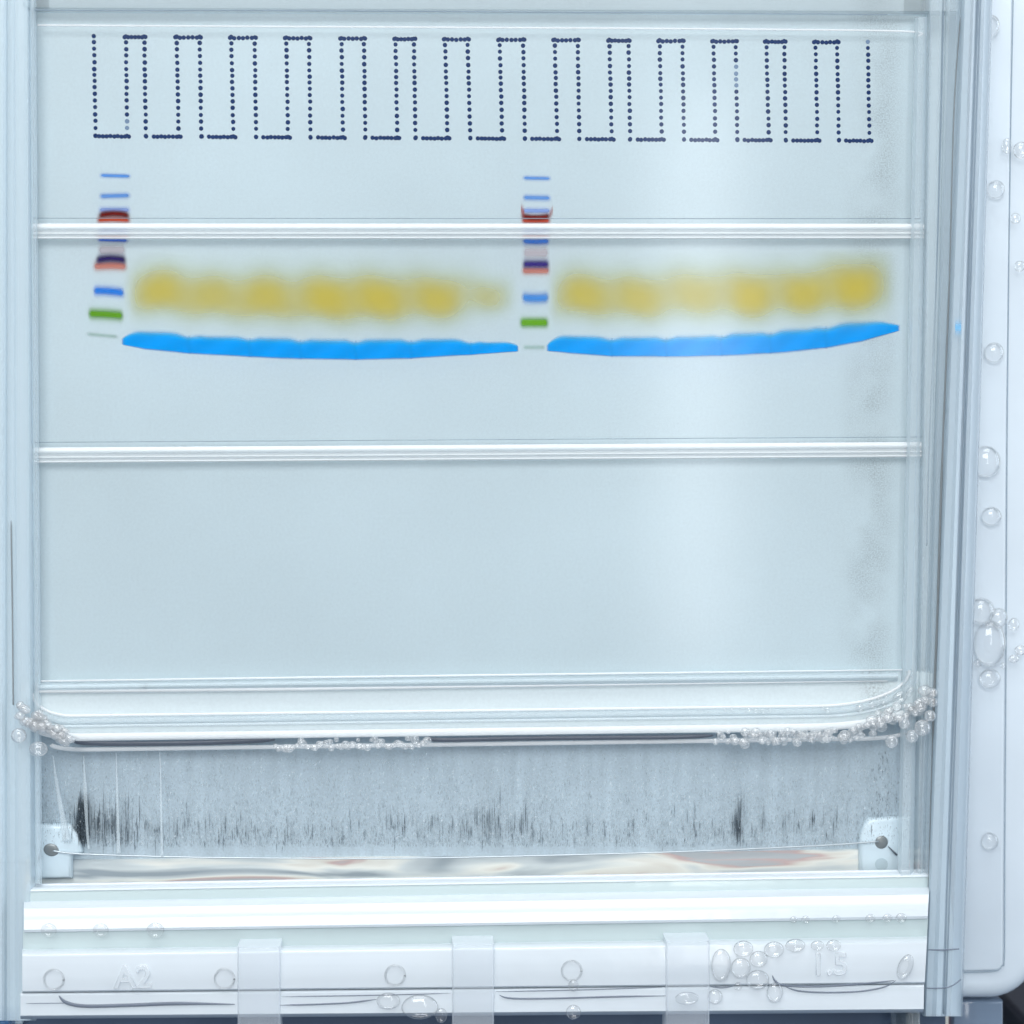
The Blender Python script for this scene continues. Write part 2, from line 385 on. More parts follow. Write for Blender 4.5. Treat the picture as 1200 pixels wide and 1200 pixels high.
# base rail: one moulded stepped bar
BE = (0, -0.055)
hprofile('top_step', 30, 1090, [(1027, -1.0), (1028.5, -1.1), (1030, -1.4), (1031, -2.0), (1033.5, -2.4), (1035.4, -2.5)], -0.8, M_base, tank, BE, 25)
hprofile('upper_strip', 28, 1089.5, [(1035.6, -2.4), (1041, -2.5), (1047.6, -2.5)], -0.8, M_green, tank, BE, 25)
hprofile('ledge', 28, 1089, [(1047.8, -2.6), (1050, -3.4), (1056, -4.6), (1064, -5.2), (1074, -5.6), (1081, -5.8), (1084, -5.7)], -0.8, M_base, tank, BE, 25)
hprofile('green_strip', 27, 1087.5, [(1084.2, -5.5), (1095, -5.45), (1104.6, -5.4)], -0.8, M_green, tank, BE, 25)
base = hprofile('base_rail', 26, 1086.5, [(1104.8, -5.5), (1106, -6.2), (1108.5, -7.0), (1111, -7.4), (1114, -7.5), (1150, -7.6), (1155.5, -7.6), (1156.8, -7.4), (1157.6, -7.0)], -0.8, M_base, tank, BE, 25)
lower = hprofile('foot_rail', 24, 1083, [(1157.8, -6.9), (1158.6, -7.3), (1161, -7.55), (1186, -7.7), (1188.5, -7.2), (1190, -6)], -0.8, M_base, tank, (0, -0.02), 25)
for x0, x1 in ((278, 328), (530, 579), (781, 832)):
    t = slab('tab', rect(x0, 1106, x1, 1240), -8.2, -5, M_tab, tank, 0.35, 3)
slab('post', [(1062, 1184), (1080, 1184), (1080, 1300), (1062, 1300)], -4, 2, acrylic('post_plastic', lin(150, 160, 165), 0.5), tank, 0.5)
slab('post', [(-30, 1198), (10, 1198), (10, 1300), (-30, 1300)], -1, 2, acrylic('blue_post_plastic', lin(100, 150, 205), 0.4), tank, 0.5)
slab('rear_skirt', [(-60, 1092), (1108, 1076), (1108, 1400), (-60, 1400)], 3.0, 5.0, plain('slate_skirt', lin(84, 100, 122), 0.4, 1, 0, 0, .3, 40), tank)
# moulded ejector rings
def ring_mark(x, y, r, Y, parent, mat, minor=1.0):
    c = [(x + r * math.cos(a), y + r * math.sin(a), Y) for a in np.linspace(0, 2 * math.pi, 29)]
    return tube('ring_mark', c, minor, mat, parent, 6)
for x, y in ((63, 1148), (263, 1147), (463, 1143), (670, 1137.5)):
    ring_mark(x, y, 11.5, -7.7, base, M_drop)
def slot_reflection_mat():  # blurred lab reflected and seen in the slot, painted as colour
    m, nt, out = newmat('painted_slot_reflections')
    tc = N(nt, 'ShaderNodeTexCoord'); mp = N(nt, 'ShaderNodeMapping'); mp.inputs['Scale'].default_value = (0.35, 1, 2.2); mp.inputs['Rotation'].default_value = (0, .06, 0)
    nt.links.new(tc.outputs['Object'], mp.inputs[0])
    no = N(nt, 'ShaderNodeTexNoise'); no.inputs['Scale'].default_value = 170; no.inputs['Detail'].default_value = 2.5; no.inputs['Distortion'].default_value = .8
    nt.links.new(mp.outputs[0], no.inputs['Vector'])
    cr = N(nt, 'ShaderNodeValToRGB'); e = cr.color_ramp.elements
    e[0].position = .30; e[0].color = lin(160, 172, 180); e[1].position = .44; e[1].color = lin(212, 221, 223)
    for p_, c_ in ((.52, lin(240, 242, 236)), (.575, lin(230, 228, 220)), (.62, lin(206, 182, 180)), (.66, lin(186, 192, 196))):
        k = cr.color_ramp.elements.new(p_); k.color = c_
    nt.links.new(no.outputs['Fac'], cr.inputs[0])
    p = principled(nt, (1, 1, 1, 1), .25); nt.links.new(cr.outputs[0], p.inputs['Base Color'])
    t = N(nt, 'ShaderNodeBsdfTransparent'); mx = N(nt, 'ShaderNodeMixShader'); mx.inputs[0].default_value = .08
    nt.links.new(p.outputs[0], mx.inputs[1]); nt.links.new(t.outputs[0], mx.inputs[2]); nt.links.new(mx.outputs[0], out.inputs[0]); return m
slab('slot_window', [(30, 1008), (600, 1003), (1080, 994), (1076, 1046), (28, 1056)], 1.2, 1.7, slot_reflection_mat(), tank)
M_faint = plain('faint_mould_line', lin(196, 210, 220), 0.4, 0.5)
# embossed characters
def emboss(txt, x, y, hpx, Y, parent, mat):
    cu = bpy.data.curves.new('embossed_mark', 'FONT'); cu.body = txt; cu.size = hpx * upx(Y) * 1.40
    cu.extrude = 0.00012; cu.bevel_depth = 0.00006; cu.bevel_resolution = 2; cu.align_x = 'CENTER'; cu.align_y = 'CENTER'
    tmp = bpy.data.objects.new('t', cu); COL.objects.link(tmp)
    dg = bpy.context.evaluated_depsgraph_get(); me = bpy.data.meshes.new_from_object(tmp.evaluated_get(dg))
    bpy.data.objects.remove(tmp)
    me.transform(Matrix.Translation(at(x, y, Y)) @ Matrix.Rotation(math.radians(-0.4), 4, 'Y') @ Matrix.Rotation(math.pi / 2, 4, 'X'))
    me.name = 'embossed_mark'
    return link('embossed_mark', me, mat, parent)
M_emb = hazysheet('embossed_plastic', lin(244, 249, 253), 0.80, 0.05)
e1 = emboss('1.5', 972, 1131, 27, -7.7, base, M_emb); e1['label'] = 'raised clear characters 1.5'
e2 = emboss('A2', 156, 1146, 27, -7.7, base, M_emb); e2['label'] = 'raised clear characters, faint'

# trapped water lines along the foot of the base rail
def film(pts, rad, Y=-7.75, taper=True, mat=None):
    p = smoothpath([(a, b, Y) for a, b in pts], 6); n = len(p)
    rr = [.72 * rad * (min(1, 0.25 + 4 * min(i, n - 1 - i) / n) if taper else 1) for i in range(n)]
    return tube('water_line', p, rr, mat or M_film, lower, 6, 0.6)
film([(69, 1167), (78, 1175), (100, 1179), (150, 1178), (210, 1176), (275, 1177)], 3.0)
film([(328, 1178), (370, 1177), (410, 1175), (441, 1171)], 1.4)
film([(585, 1166), (600, 1170), (650, 1170), (720, 1168), (781, 1167)], 1.5)
film([(832, 1156), (846, 1157.5), (860, 1155.5)], 1.1)
film([(905, 1143), (909, 1150), (920, 1155), (960, 1156), (1010, 1153), (1048, 1149)], 1.9)
film([(918, 1155), (935, 1161), (965, 1163), (1005, 1162), (1035, 1157), (1050, 1149)], 1.4)
film([(30, 1176), (80, 1175.5)], 0.7)
film([(330, 1168), (430, 1166.5), (528, 1164)], 0.9, -7.8)
film([(581, 1162), (680, 1160), (776, 1157)], 1.0, -7.8)

# ------------------------------------------------------------------ the gel cassette
cas = empty('gel_cassette', at(560, 860, 0), 'flat clear gel cassette with dotted well print and coloured protein bands', 'gel cassette')
gel = slab('gel', [(30, -60), (1090, -60), (1072, 800), (34, 812)], 0, 1.6, M_gel, cas)
gel['label'] = 'pale blue grey gel slab'
slab('back_plate', [(-60, -70), (1138, -70), (1112, 1001), (-60, 1011)], 1.9, 2.6, M_back, cas)
slab('back_plate', [(-60, 1011.5), (30, 1010.8), (26, 1200), (-60, 1200)], 1.9, 2.6, M_back, cas)
slab('back_plate', [(1084, 1001.5), (1112, 1001.2), (1122, 1188), (1084, 1188)], 1.9, 2.6, M_back, cas)
slab('front_plate', [(34, 14), (1086, 17), (1068, 798), (40, 810)], -1.08, -0.62, M_sheet, cas)
rim_l = vprofile('side_rim', -60, 1036, [(34, 42, -1.2), (35, 43, -2), (37, 45, -2.3), (40, 48, -2.1), (42, 50, -1.2)], -1, M_rim, cas, 25)
rim_r = vprofile('side_rim', 20, 1030, [(1073, 1049, -1.2), (1075, 1051, -2), (1077, 1053, -2.4), (1083, 1063, -2.4), (1085, 1066, -2), (1087, 1068, -1.2)], -1, M_rim, cas, 25)
hprofile('top_lip', 36, 1124, [(-60, -1.9), (8, -1.9), (11, -1.8), (12.5, -1.6), (13.5, -1.15)], 0, M_rim, cas, None, 25)
tube('lip_seam', smoothpath([(27, 3, -2.3), (33, 9, -2.0), (60, 12, -1.9), (300, 12.2, -1.9), (600, 14, -1.9), (900, 16, -1.9), (1040, 17.2, -1.9)]), [.9] * 12 + [0.7] * 24 + [.5] * 13, M_seam, cas, 6)
tube('top_step', smoothpath([(44, 29.5, -1.2), (300, 31, -1.2), (600, 32.5, -1.2), (900, 34.5, -1.2), (1066, 37, -1.2), (1075, 43, -1.2)]), 1.1, M_ridge, cas, 6, 0.6)
for y in (268.5, 527.5):
    r = hprofile('ridge', 34, 1083 - (y - 268) * .012, [(y - 6.5, -1.1)] + arc(y - 4.5, y + 1.5, -1.2, 0.35, 10)[1:] + [(y + 2, -1.2)] + arc(y + 4, y + 6.4, -1.2, 0.2, 6) + [(y + 7, -1.15)] + arc(y + 9, y + 11.5, -1.15, 0.2, 4), -1, M_bead, cas, None, 50)
    tube('ridge_edge_line', [(36, hp(36, y - 12.5), -1.15), (600, y - 12.5, -1.15), (1080, hp(1080, y - 12.5), -1.15)], 0.45, M_seam, cas, 6)

# bottom lip of the cassette: nested bars that turn up at both corners
def lip(y, Y, rad, mat, xl, xr, rl=(46, 26), rr=(110, 42), flat=0.7, name='bottom_lip'):
    """y at mid width; corners are quarter ellipses"""
    p = []
    yl, yr = hp(xl + rl[0], y), hp(xr - rr[0], y)
    for i in range(9):
        a = math.pi / 2 * i / 8
        p.append((xl + rl[0] * (1 - math.sin(a)), yl - rl[1] * (1 - math.cos(a)), Y))
    p = p[::-1]; p = sorted(p, key=lambda q: q[0])
    n = 14
    for i in range(1, n):
        x = xl + rl[0] + (xr - rr[0] - xl - rl[0]) * i / n; p.append((x, hp(x, y), Y))
    for i in range(13):
        a = math.pi / 2 * i / 12
        p.append((xr - rr[0] + rr[0] * math.sin(a), yr - rr[1] * (1 - math.cos(a)), Y))
    return tube(name, p, rad, mat, cas, 8, flat)
tube('bottom_line', [(48, 798.3, -1.3), (350, 794, -1.3), (700, 789.5, -1.3), (1058, 785, -1.3)], [1.1, 1.2, 1.2, 0.9], M_ridge, cas, 6)
hprofile('bottom_step', 44, 1052, [(795.5, -1.3)] + arc(796, 803, -1.3, 0.7, 6)[1:] + [(804, -1.2)], -1, M_rim, cas)
tube('bottom_line', [(44, 810.5, -1.7), (350, 807.5, -1.7), (600, 804, -1.7), (1040, 798, -1.7)], [1.8, 1.8, 1.2, 0.7], M_ridge, cas, 6)
lip_plate = slab('lip_plate', [(34, 800), (1070, 786), (1098, 790), (1096, 806), (1070, 836), (1000, 852), (900, 858), (600, 861), (300, 864), (95, 866), (50, 850), (24, 828), (24, 800)], -1.0, 1.5, M_gel, cas)
lip(832, -1.5, 1.6, M_ridge, 38, 1066)
lip(838, -1.3, 3.6, M_rim, 34, 1070)
lip(844, -1.5, 1.3, M_rim, 32, 1074)
lip(857, -1.9, 4.6, M_ridge, 22, 1092, (72, 30), (150, 42))
lip(871.5, -0.7, 2.6, M_ridge, 60, 1060, (40, 6), (60, 8))
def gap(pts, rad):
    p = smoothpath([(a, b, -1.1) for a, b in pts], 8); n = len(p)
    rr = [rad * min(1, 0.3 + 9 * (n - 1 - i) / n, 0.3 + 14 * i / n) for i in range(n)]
    return tube('gap_reflection', p, rr, M_dark, cas, 8, 0.5)  # dark lab reflected in the trapped air, painted as a dark tube
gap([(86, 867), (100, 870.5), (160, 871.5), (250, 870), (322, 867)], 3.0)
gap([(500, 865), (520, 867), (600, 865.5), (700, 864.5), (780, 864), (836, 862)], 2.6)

# printed dotted outlines of the wells
LX = [(110, 112), (169, 171), (234, 236), (298.5, 300), (362, 364), (426.5, 428), (485, 487), (548, 551), (613, 615), (677, 679), (736.5, 738.5), (799.5, 801.5), (862, 864), (919, 921), (981, 983)]
RX = [(147.5, 149), (207, 209.5), (271, 273.5), (335.5, 337.5), (400, 402), (463.5, 465.5), (521.5, 524.5), (585.5, 588.5), (650, 653), (714, 717), (773, 775.5), (836, 838.5), (898, 901), (955.5, 958), (1017, 1019)]
def ytop(x): return 42.3 + (x - 110) * 6.8 / 907
def ybot(x): return 159 + (x - 110) * 5.5 / 907
STEPS = [0, .062, .128, .193, .262, .330, .390, .449, .514, .580, .645, .713, .784, .852, .922, 1]
for k in range(15):
    bm = bmesh.new()
    def dot(x, y, r, pale=0):
        x += rng.uniform(-.25, .25); y += rng.uniform(-.25, .25)
        c = at(x, y, -0.014 + rng.uniform(-.009, .009)); R_ = r * upx(-0.5); n = 10
        a = [bm.verts.new(c + Vector((R_ * math.cos(2 * math.pi * i / n), 0, R_ * math.sin(2 * math.pi * i / n)))) for i in range(n)]
        f = bm.faces.new(a); f.material_index = pale
    for (xa, xb), right in ((LX[k], 0), (RX[k], 1)):
        for i, s in enumerate(STEPS):
            x = xa + (xb - xa) * s; y0, y1 = ytop(x), ybot(x)
            pale = 1 if (k == 12 and not right and 4 <= i <= 7) or (k == 0 and right and i in (13, 14)) or (k == 14 and right and i == 0) else 0
            dot(x, y0 + (y1 - y0) * s, 2.6 + rng.uniform(-.2, .2), pale)
    xa, xb = LX[k][1], RX[k][1] + 2.2; n = 9
    for i in range(n + 1):
        if i == 1 and k > 0: continue
        x = xa + (xb - xa) * i / n; dot(x, ybot(x) + 0.5 + 0.3 * (i % 2), 2.6)
    if k < 14:
        xa, xb = RX[k][0] - 1.5, LX[k + 1][0] + 1.5; n = 6
        for i in range(n + 1):
            x = xa + (xb - xa) * i / n; dot(x, ytop(x) + 0.8 - 0.3 * i / n + 0.3 * (i % 2), 2.6)
    me = bpy.data.meshes.new('well_outline'); bm.to_mesh(me); bm.free()
    link('well_outline', me, [M_ink, M_inkpale], cas)

# dye in the gel: each band a fine sheet inside the gel, thinning out at its borders
_lay = [0]
def dye(name, xs, ys_of, col_of, alpha_of, ny, label=None):
    """xs columns; ys_of(x) -> (top, bottom); col_of(u,v), alpha_of(u,v) with u,v in 0..1"""
    _lay[0] += 1
    Y = -0.02 - 0.0012 * _lay[0]
    vs, fs, cols, al = [], [], [], []
    nx = len(xs)
    for i, x in enumerate(xs):
        a, b = ys_of(x)
        for j in range(ny):
            v = j / (ny - 1); u = i / (nx - 1)
            vs.append(at(x, a + (b - a) * v, Y)); cols.append(col_of(u, v)); al.append(max(0, min(1, alpha_of(u, v))))
    for i in range(nx - 1):
        for j in range(ny - 1):
            fs.append([i * ny + j, (i + 1) * ny + j, (i + 1) * ny + j + 1, i * ny + j + 1])
    me = bpy.data.meshes.new(name); me.from_pydata([tuple(v) for v in vs], [], fs); me.update()
    ca = me.attributes.new('dye', 'FLOAT_COLOR', 'POINT'); ca.data.foreach_set('color', np.array(cols, np.float32).ravel())
    sa = me.attributes.new('strength', 'FLOAT', 'POINT'); sa.data.foreach_set('value', np.array(al, np.float32))
    o = link(name, me, M_dye, gel, True)
    if label: o['label'] = label
    return o
def ss(a, b, x):
    t = max(0, min(1, (x - a) / (b - a))); return t * t * (3 - 2 * t)
def band(cx, cy, w, h, col, strength=0.9, soft=0.5, tilt=0.0, bow=0.0, label=None, fx=0.20):
    W2, H2 = w * 1.35, h * 2.8
    xs = list(np.linspace(cx - W2 / 2, cx + W2 / 2, 22))
    def ys(x):
        q = (x - cx) / (w / 2); o = tilt * q + bow * (1 - q * q)
        return cy - H2 / 2 + o, cy + H2 / 2 + o
    def al(u, v):
        du = abs(u - .5) * W2 / (w / 2); dv = abs(v - .5) * H2 / (h / 2)
        return .94 * strength * (1 - ss(1 - fx, 1 + fx, du)) * math.exp(-.95 * dv ** (1.8 if soft >= .5 else 2.2))
    return dye('dye_band', xs, ys, lambda u, v: col, al, 20, label)
def ladder(items):
    for it in items: band(*it[:4], it[4], **it[5])
BL, BL2, LV = lin(86, 155, 240), lin(92, 155, 236), lin(140, 170, 245)
ladder([
    (135, 206, 33, 4.2, BL, dict(strength=.85, tilt=.5, label='thin pale blue ladder band')),
    (134.5, 229.5, 33, 5.5, BL2, dict(strength=.8, tilt=-.4)),
    (134, 246, 34, 6, LV, dict(strength=.7, label='lavender ladder band')),
    (133, 258, 36, 6, lin(214, 74, 30), dict(strength=.95, bow=-1, label='orange red lower edge of the dark red band')),
    (133.5, 252.6, 34, 7.5, lin(112, 12, 0), dict(strength=1.0, bow=-2.2, soft=.4, label='dark red ladder band')),
    (133, 271, 33, 8, lin(175, 195, 245), dict(strength=.6)),
    (132, 277.2, 35, 2.6, lin(205, 90, 80), dict(strength=.9)),
    (132, 281.4, 33, 4.0, lin(48, 110, 220), dict(strength=.95, tilt=.5, label='narrow blue band just under the ridge')),
    (131, 293, 30, 13, lin(214, 195, 200), dict(strength=.6)),
    (129, 312, 36, 9, lin(226, 138, 118), dict(strength=.95, bow=-1, label='salmon ladder band')),
    (130, 304.8, 33, 9, lin(44, 26, 96), dict(strength=1, bow=-2.0, label='dark indigo ladder band')),
    (127.5, 342, 34, 9, lin(30, 132, 240), dict(strength=.95, tilt=1.2, bow=-.8, soft=.6, fx=.16, label='bright blue ladder band')),
    (124, 368.8, 39, 10.5, lin(106, 170, 10), dict(strength=.97, tilt=1.2, bow=-.5, fx=.15, label='green ladder band')),
    (120, 393, 34, 4, lin(160, 190, 170), dict(strength=.45, tilt=1.5)),
    (629, 208.8, 30, 4.2, BL, dict(strength=.75, tilt=.3, label='thin pale blue ladder band')),
    (629, 231.8, 30, 5.6, BL, dict(strength=.75, tilt=.3)),
    (628.8, 247, 30, 5.5, LV, dict(strength=.75, label='lavender ladder band')),
    (628, 258.5, 31, 6, lin(214, 70, 30), dict(strength=.95, label='orange red lower edge of the dark red band')),
    (628, 253.2, 31, 6.5, lin(120, 16, 4), dict(strength=1.0, bow=1.6, soft=.4, label='dark red ladder band')),
    (628, 271, 30, 8, lin(180, 200, 245), dict(strength=.6)),
    (628, 276.8, 31, 2.4, lin(214, 84, 66), dict(strength=.9)),
    (628, 282.5, 29, 6, lin(44, 132, 242), dict(strength=.95, bow=.8, label='blue band just under the ridge')),
    (628, 296, 28, 14, lin(216, 196, 202), dict(strength=.6)),
    (627.8, 317, 30, 8, lin(230, 138, 116), dict(strength=.9, label='salmon ladder band')),
    (628, 309.5, 29, 9, lin(58, 40, 130), dict(strength=1, label='dark indigo ladder band')),
    (627.5, 348.5, 29, 10, lin(72, 150, 236), dict(strength=.95, bow=1.0, soft=.55, label='soft blue ladder band')),
    (626, 378, 31, 10.5, lin(112, 180, 14), dict(strength=.97, soft=.4, label='green ladder band')),
    (626, 407, 24, 5, lin(165, 200, 180), dict(strength=.4)),
])
# little smear wings of the red band
band(612.5, 248, 4, 10, lin(190, 60, 50), .6, .6, 3); band(646, 249, 4, 9, lin(200, 110, 100), .45, .6, -3)
# dye front
def lobes(edges, tops, bot):
    bx = [p[0] for p in bot]; by = [p[1] for p in bot]
    n = len(edges) - 1
    for k in range(n):
        a, b = edges[k], edges[k + 1]
        first, last = k == 0, k == n - 1
        xs = list(np.linspace(a - (0 if first else 1.0), b + (0 if last else 1.0), 30))
        def ys(x, a=a, b=b, k=k, first=first, last=last):
            q = (x - a) / (b - a); q = max(0, min(1, q))
            t = tops[k][0] + (tops[k][1] - tops[k][0]) * q
            dl = (1 - ss(0, .22, q)); dr = ss(.78, 1, q)
            bo = float(np.interp(x, bx, by))
            edge = 3.4
            if not first: t += (((tops[k - 1][1] + tops[k][0]) / 2) - tops[k][0]) * (1 - ss(0, .35, q))
            if not last: t += (((tops[k][1] + tops[k + 1][0]) / 2) - tops[k][1]) * ss(.65, 1, q)
            if first: t += (bo - t - 1) * (1 - min(1, q / .30)) ** 2.2
            else: t += edge * dl * .9
            if last: t += (bo - t - 1) * max(0, (q - .68) / .32) ** 2.0
            else: t += edge * dr * .9
            return t - 5.0, bo + 2.2
        def al(u, v, first=first, last=last):
            s = ss(0.0, .36, v) * (1 - ss(.88, 1.0, v))
            if first: s *= ss(0, .05, u)
            else: s *= 0.88 + .12 * ss(0, .06, u)
            if last: s *= 1 - ss(.95, 1, u)
            else: s *= 0.88 + .12 * (1 - ss(.94, 1, u))
            return s
        c1, c2 = lin(0, 163, 248), lin(50, 192, 252)
        def col(u, v):
            t = ss(.1, .45, v); e = 1 + .05 * math.sin(9 * u + 5 * v)
            return tuple((c2[i] * (1 - t) + c1[i] * t) * (e if i < 3 else 1) for i in range(4))
        dye('dye_front', xs, ys, col, al, 18, 'bright blue lobe of the dye front')
lobes([142, 222, 293, 352, 417, 482, 552, 608],
      [(390, 391), (396, 396), (397, 398), (399, 400), (399, 399), (399, 399), (404, 404)],
      [(142, 402), (170, 408), (220, 413), (330, 419), (420, 420.5), (480, 419), (550, 414.5), (608, 410)])
lobes([640, 717, 781, 846, 903, 968, 1055],
      [(395, 396), (397, 396), (396, 395), (391, 391), (388, 386), (379, 379)],
      [(640, 409.5), (670, 413), (717, 416.5), (800, 417), (860, 415.5), (920, 412), (970, 406.5), (1010, 399), (1055, 385.5)])
# yellow clouds above it
CL = [(187, 343, 62, 44, .80), (249, 349, 60, 44, .70), (312, 350, 62, 46, .78), (382, 351, 64, 46, .84), (446, 351, 62, 46, .84), (513, 350, 60, 44, .80), (574, 347, 42, 32, .50),
      (684, 347, 62, 44, .80), (749, 350, 58, 44, .76), (816, 345, 66, 46, .70), (880, 347, 52, 46, .86), (941, 344, 56, 44, .82), (1003, 337, 62, 50, .86)]
def field(x, y):
    q = 1.0
    for k, (cx, cy, w, h, st) in enumerate(CL):
        dx = (x - cx) / (w * .5); dy = (y - cy - 2.2 * math.sin(.09 * x + k)) / (h * .56)
        if dy < 0: dy *= .84
        q *= 1 - .92 * st * math.exp(-.62 * abs(dx) ** 2.4 - .95 * abs(dy) ** 2.4)
    return 1 - q
cy1, cy2, cy3 = lin(228, 203, 72), lin(222, 212, 116), lin(210, 219, 162)
for a, b, g in ((140, 217, 0), (217, 281, 1), (281, 347, 2), (347, 414, 3), (414, 480, 4), (480, 545, 5), (545, 612, 6), (638, 717, 7), (717, 783, 8), (783, 849, 9), (849, 911, 10), (911, 971, 11), (971, 1058, 12)):
    ya, yb = 288, 402
    fa = lambda u, v, a=a, b=b: field(a + (b - a) * u, ya + (yb - ya) * v)
    edge = lambda u, v, a=a, b=b: ss(0, 22, a + (b - a) * u - 140) * ss(0, 16, abs(a + (b - a) * u - 625) - 13) * ss(0, 22, 1058 - a - (b - a) * u) * ss(0, .1, min(v, 1 - v))
    al = lambda u, v, fa=fa, edge=edge: fa(u, v) * edge(u, v)
    def col(u, v, fa=fa):
        f = fa(u, v); t = ss(.15, .95, f); r = ss(0, .6, f)
        return tuple(cy1[i] * t + (1 - t) * (cy2[i] * r + cy3[i] * (1 - r)) for i in range(4))
    _lay[0] = 60
    dye('yellow_cloud', list(np.linspace(a, b, 22)), lambda x: (ya, yb), col, al, 34, 'soft yellow dye cloud')
_lay[0] = 65
band(1103.5, 386, 7, 12, lin(90, 180, 235), .7, .6).location.y -= 0.0056

# ------------------------------------------------------------------ electrode
ele = empty('electrode', at(545, 1024, 1), 'thin electrode wire stretched between two pale holders under the cassette', 'electrode')
hl = slab('holder', [(38, 967), (82, 967), (92, 980), (96, 1000), (84, 1004), (84, 1030), (36, 1031)], 0.4, 1.35, M_holder, ele, 0.4, 3)
hr = slab('holder', [(1014, 966), (1020, 960), (1068, 958), (1066, 1026), (1008, 1026), (1008, 980)], 0.4, 1.35, M_holder, ele, 0.4, 3)
def boss(x, y, r, parent, sx=1.0):
    bm = bmesh.new()
    bmesh.ops.create_uvsphere(bm, u_segments=20, v_segments=12, radius=1)
    c = at(x, y, 0.4); k = r * upx(0)
    bmesh.ops.transform(bm, matrix=Matrix.Translation(c) @ Matrix.Rotation(0.3, 4, 'Y') @ Matrix.Diagonal((k * sx, k * .25, k, 1)), verts=bm.verts)
    me = bpy.data.meshes.new('wire_boss'); bm.to_mesh(me); bm.free()
    return link('wire_boss', me, M_hole, parent, True)
boss(60, 996, 7.5, hl, 1.2); boss(1033, 987, 8, hr)
tube('wire_end', [(49, 1003, 0.1), (39, 1013, 0.1)], 0.7, M_dark, hl, 6)
tube('wire_end', [(1041, 992, 0.1), (1051, 1002, 0.1)], [0.6, 1.3], M_dark, hr, 6)
slab('plug', corner(1033, 1013, 7.5, 0, 350, 18), 0.36, 0.5, M_plug, hr)
tube('wire', smoothpath([(62, 997, -0.1), (100, 1001, -0.1), (250, 1005, -0.1), (450, 1006, -0.1), (600, 1003.5, -0.1), (800, 998, -0.1), (960, 991, -0.1), (1030, 986, -0.1)]), 1.1, M_wire, ele, 6)

# ------------------------------------------------------------------ gas bubbles rising from the wire
def curtain(name, n, mat, label, gen):
    vs, fs = [], []
    for _ in range(n):
        x, y0, y1, w, Y = gen()
        c0, c1 = at(x, y0, Y), at(x + rng.uniform(-.8, .8), y1, Y); r = w * upx(Y) / 2
        m = (c0 + c1) / 2; b = len(vs)
        vs += [c0, c1] + [m + Vector((r * math.cos(a), r * math.sin(a), 0)) for a in (0, math.pi / 2, math.pi, 3 * math.pi / 2)]
        for i in range(4):
            fs += [[b, b + 2 + i, b + 2 + (i + 1) % 4], [b + 1, b + 2 + (i + 1) % 4, b + 2 + i]]
    o = link(name, mesh(name, vs, fs), mat)
    return tag(o, label, 'bubbles', None, 'stuff')
def g_dark():
    q = rng.random()
    if q < .20: x = rng.gauss(97, 3.5)
    elif q < .36: x = rng.gauss(125, 26)
    elif q < .42: x = rng.gauss(575, 22)
    elif q < .48: x = rng.gauss(866, 3)
    elif q < .56: x = rng.gauss(1034, 6)
    else: x = rng.uniform(60, 1060)
    if q < .20: b = rng.uniform(955, 994); h = rng.uniform(15, 40); w = rng.uniform(1.5, 3)
    else: b = rng.gauss(982, 8) - (8 if x > 900 else 0); h = rng.uniform(8, 40) * (1.3 if .26 < q < .48 else .8); w = rng.uniform(.6, 1.7)
    if q > .48 and q < .56: b = rng.uniform(880, 955); h = rng.uniform(2, 7); w = 1.2
    return x, b, b - h, w, rng.uniform(0.3, 1.2)
curtain('dark_streaks', 620, plain('streak_shade', lin(84, 96, 106), .5, .33), 'dark hair-thin gas streaks standing above the electrode wire', g_dark)
def g_fine():
    x = rng.uniform(48, 1064); t = rng.random() ** .42; y = 878 + t * 116 - (8 if x > 1000 else 0); s = rng.uniform(.7, 1.9)
    return x, y, y - 3.2 * s, 0.7 * s, rng.uniform(0.3, 1.3)
curtain('fine_gas_grit', 12000, plain('grit_shade', lin(104, 118, 128), .5, .12), 'fine grey gas speckle filling the clear zone below the cassette', g_fine)
def g_light():
    x = rng.uniform(48, 1064); t = rng.random() ** .6; y = 878 + t * 112; s = rng.uniform(.7, 1.4)
    return x, y, y - 2.5 * s, 1.2 * s, rng.uniform(0, .8)
curtain('pale_gas_grit', 4000, plain('pale_grit_shade', lin(225, 235, 240), .5, .2), 'fine white gas speckle filling the clear zone below the cassette', g_light)
M_plume = plain('plume_white', lin(218, 230, 236), .6, .28)
for lab, pts, rd in (('slim white gas plume rising from the wire, third from the dark notch', [(190, 1005, -0.2), (189, 960, -0.2), (188, 900, -0.2), (187, 880, -0.2)], [1.6, 1.4, .9, .3]),
                     ('slim white gas plume rising from the wire, second from the dark notch', [(139, 1000, -0.2), (138, 960, -0.2), (137, 920, -0.2), (136, 880, -0.2)], [2.8, 1.8, 1.4, .3]),
                     ('white gas plume rising close beside the dark notch', [(104, 995, -0.2), (102, 970, -0.2), (100, 930, -0.2), (98, 885, -0.2)], [1.4, 1.6, 2.6, .4]),
                     ('broad white gas plume rising off the holder with the bare wire loop', [(78, 985, -0.2), (72, 950, -0.2), (66, 915, -0.2), (62, 885, -0.2)], [5, 3, 2, .4])):
    o = tube('gas_plume', smoothpath(pts, 6), [float(np.interp(i / 18, np.linspace(0, 1, 4), rd)) for i in range(19)], M_plume, None, 8, .5)
    tag(o, lab, 'gas plume')

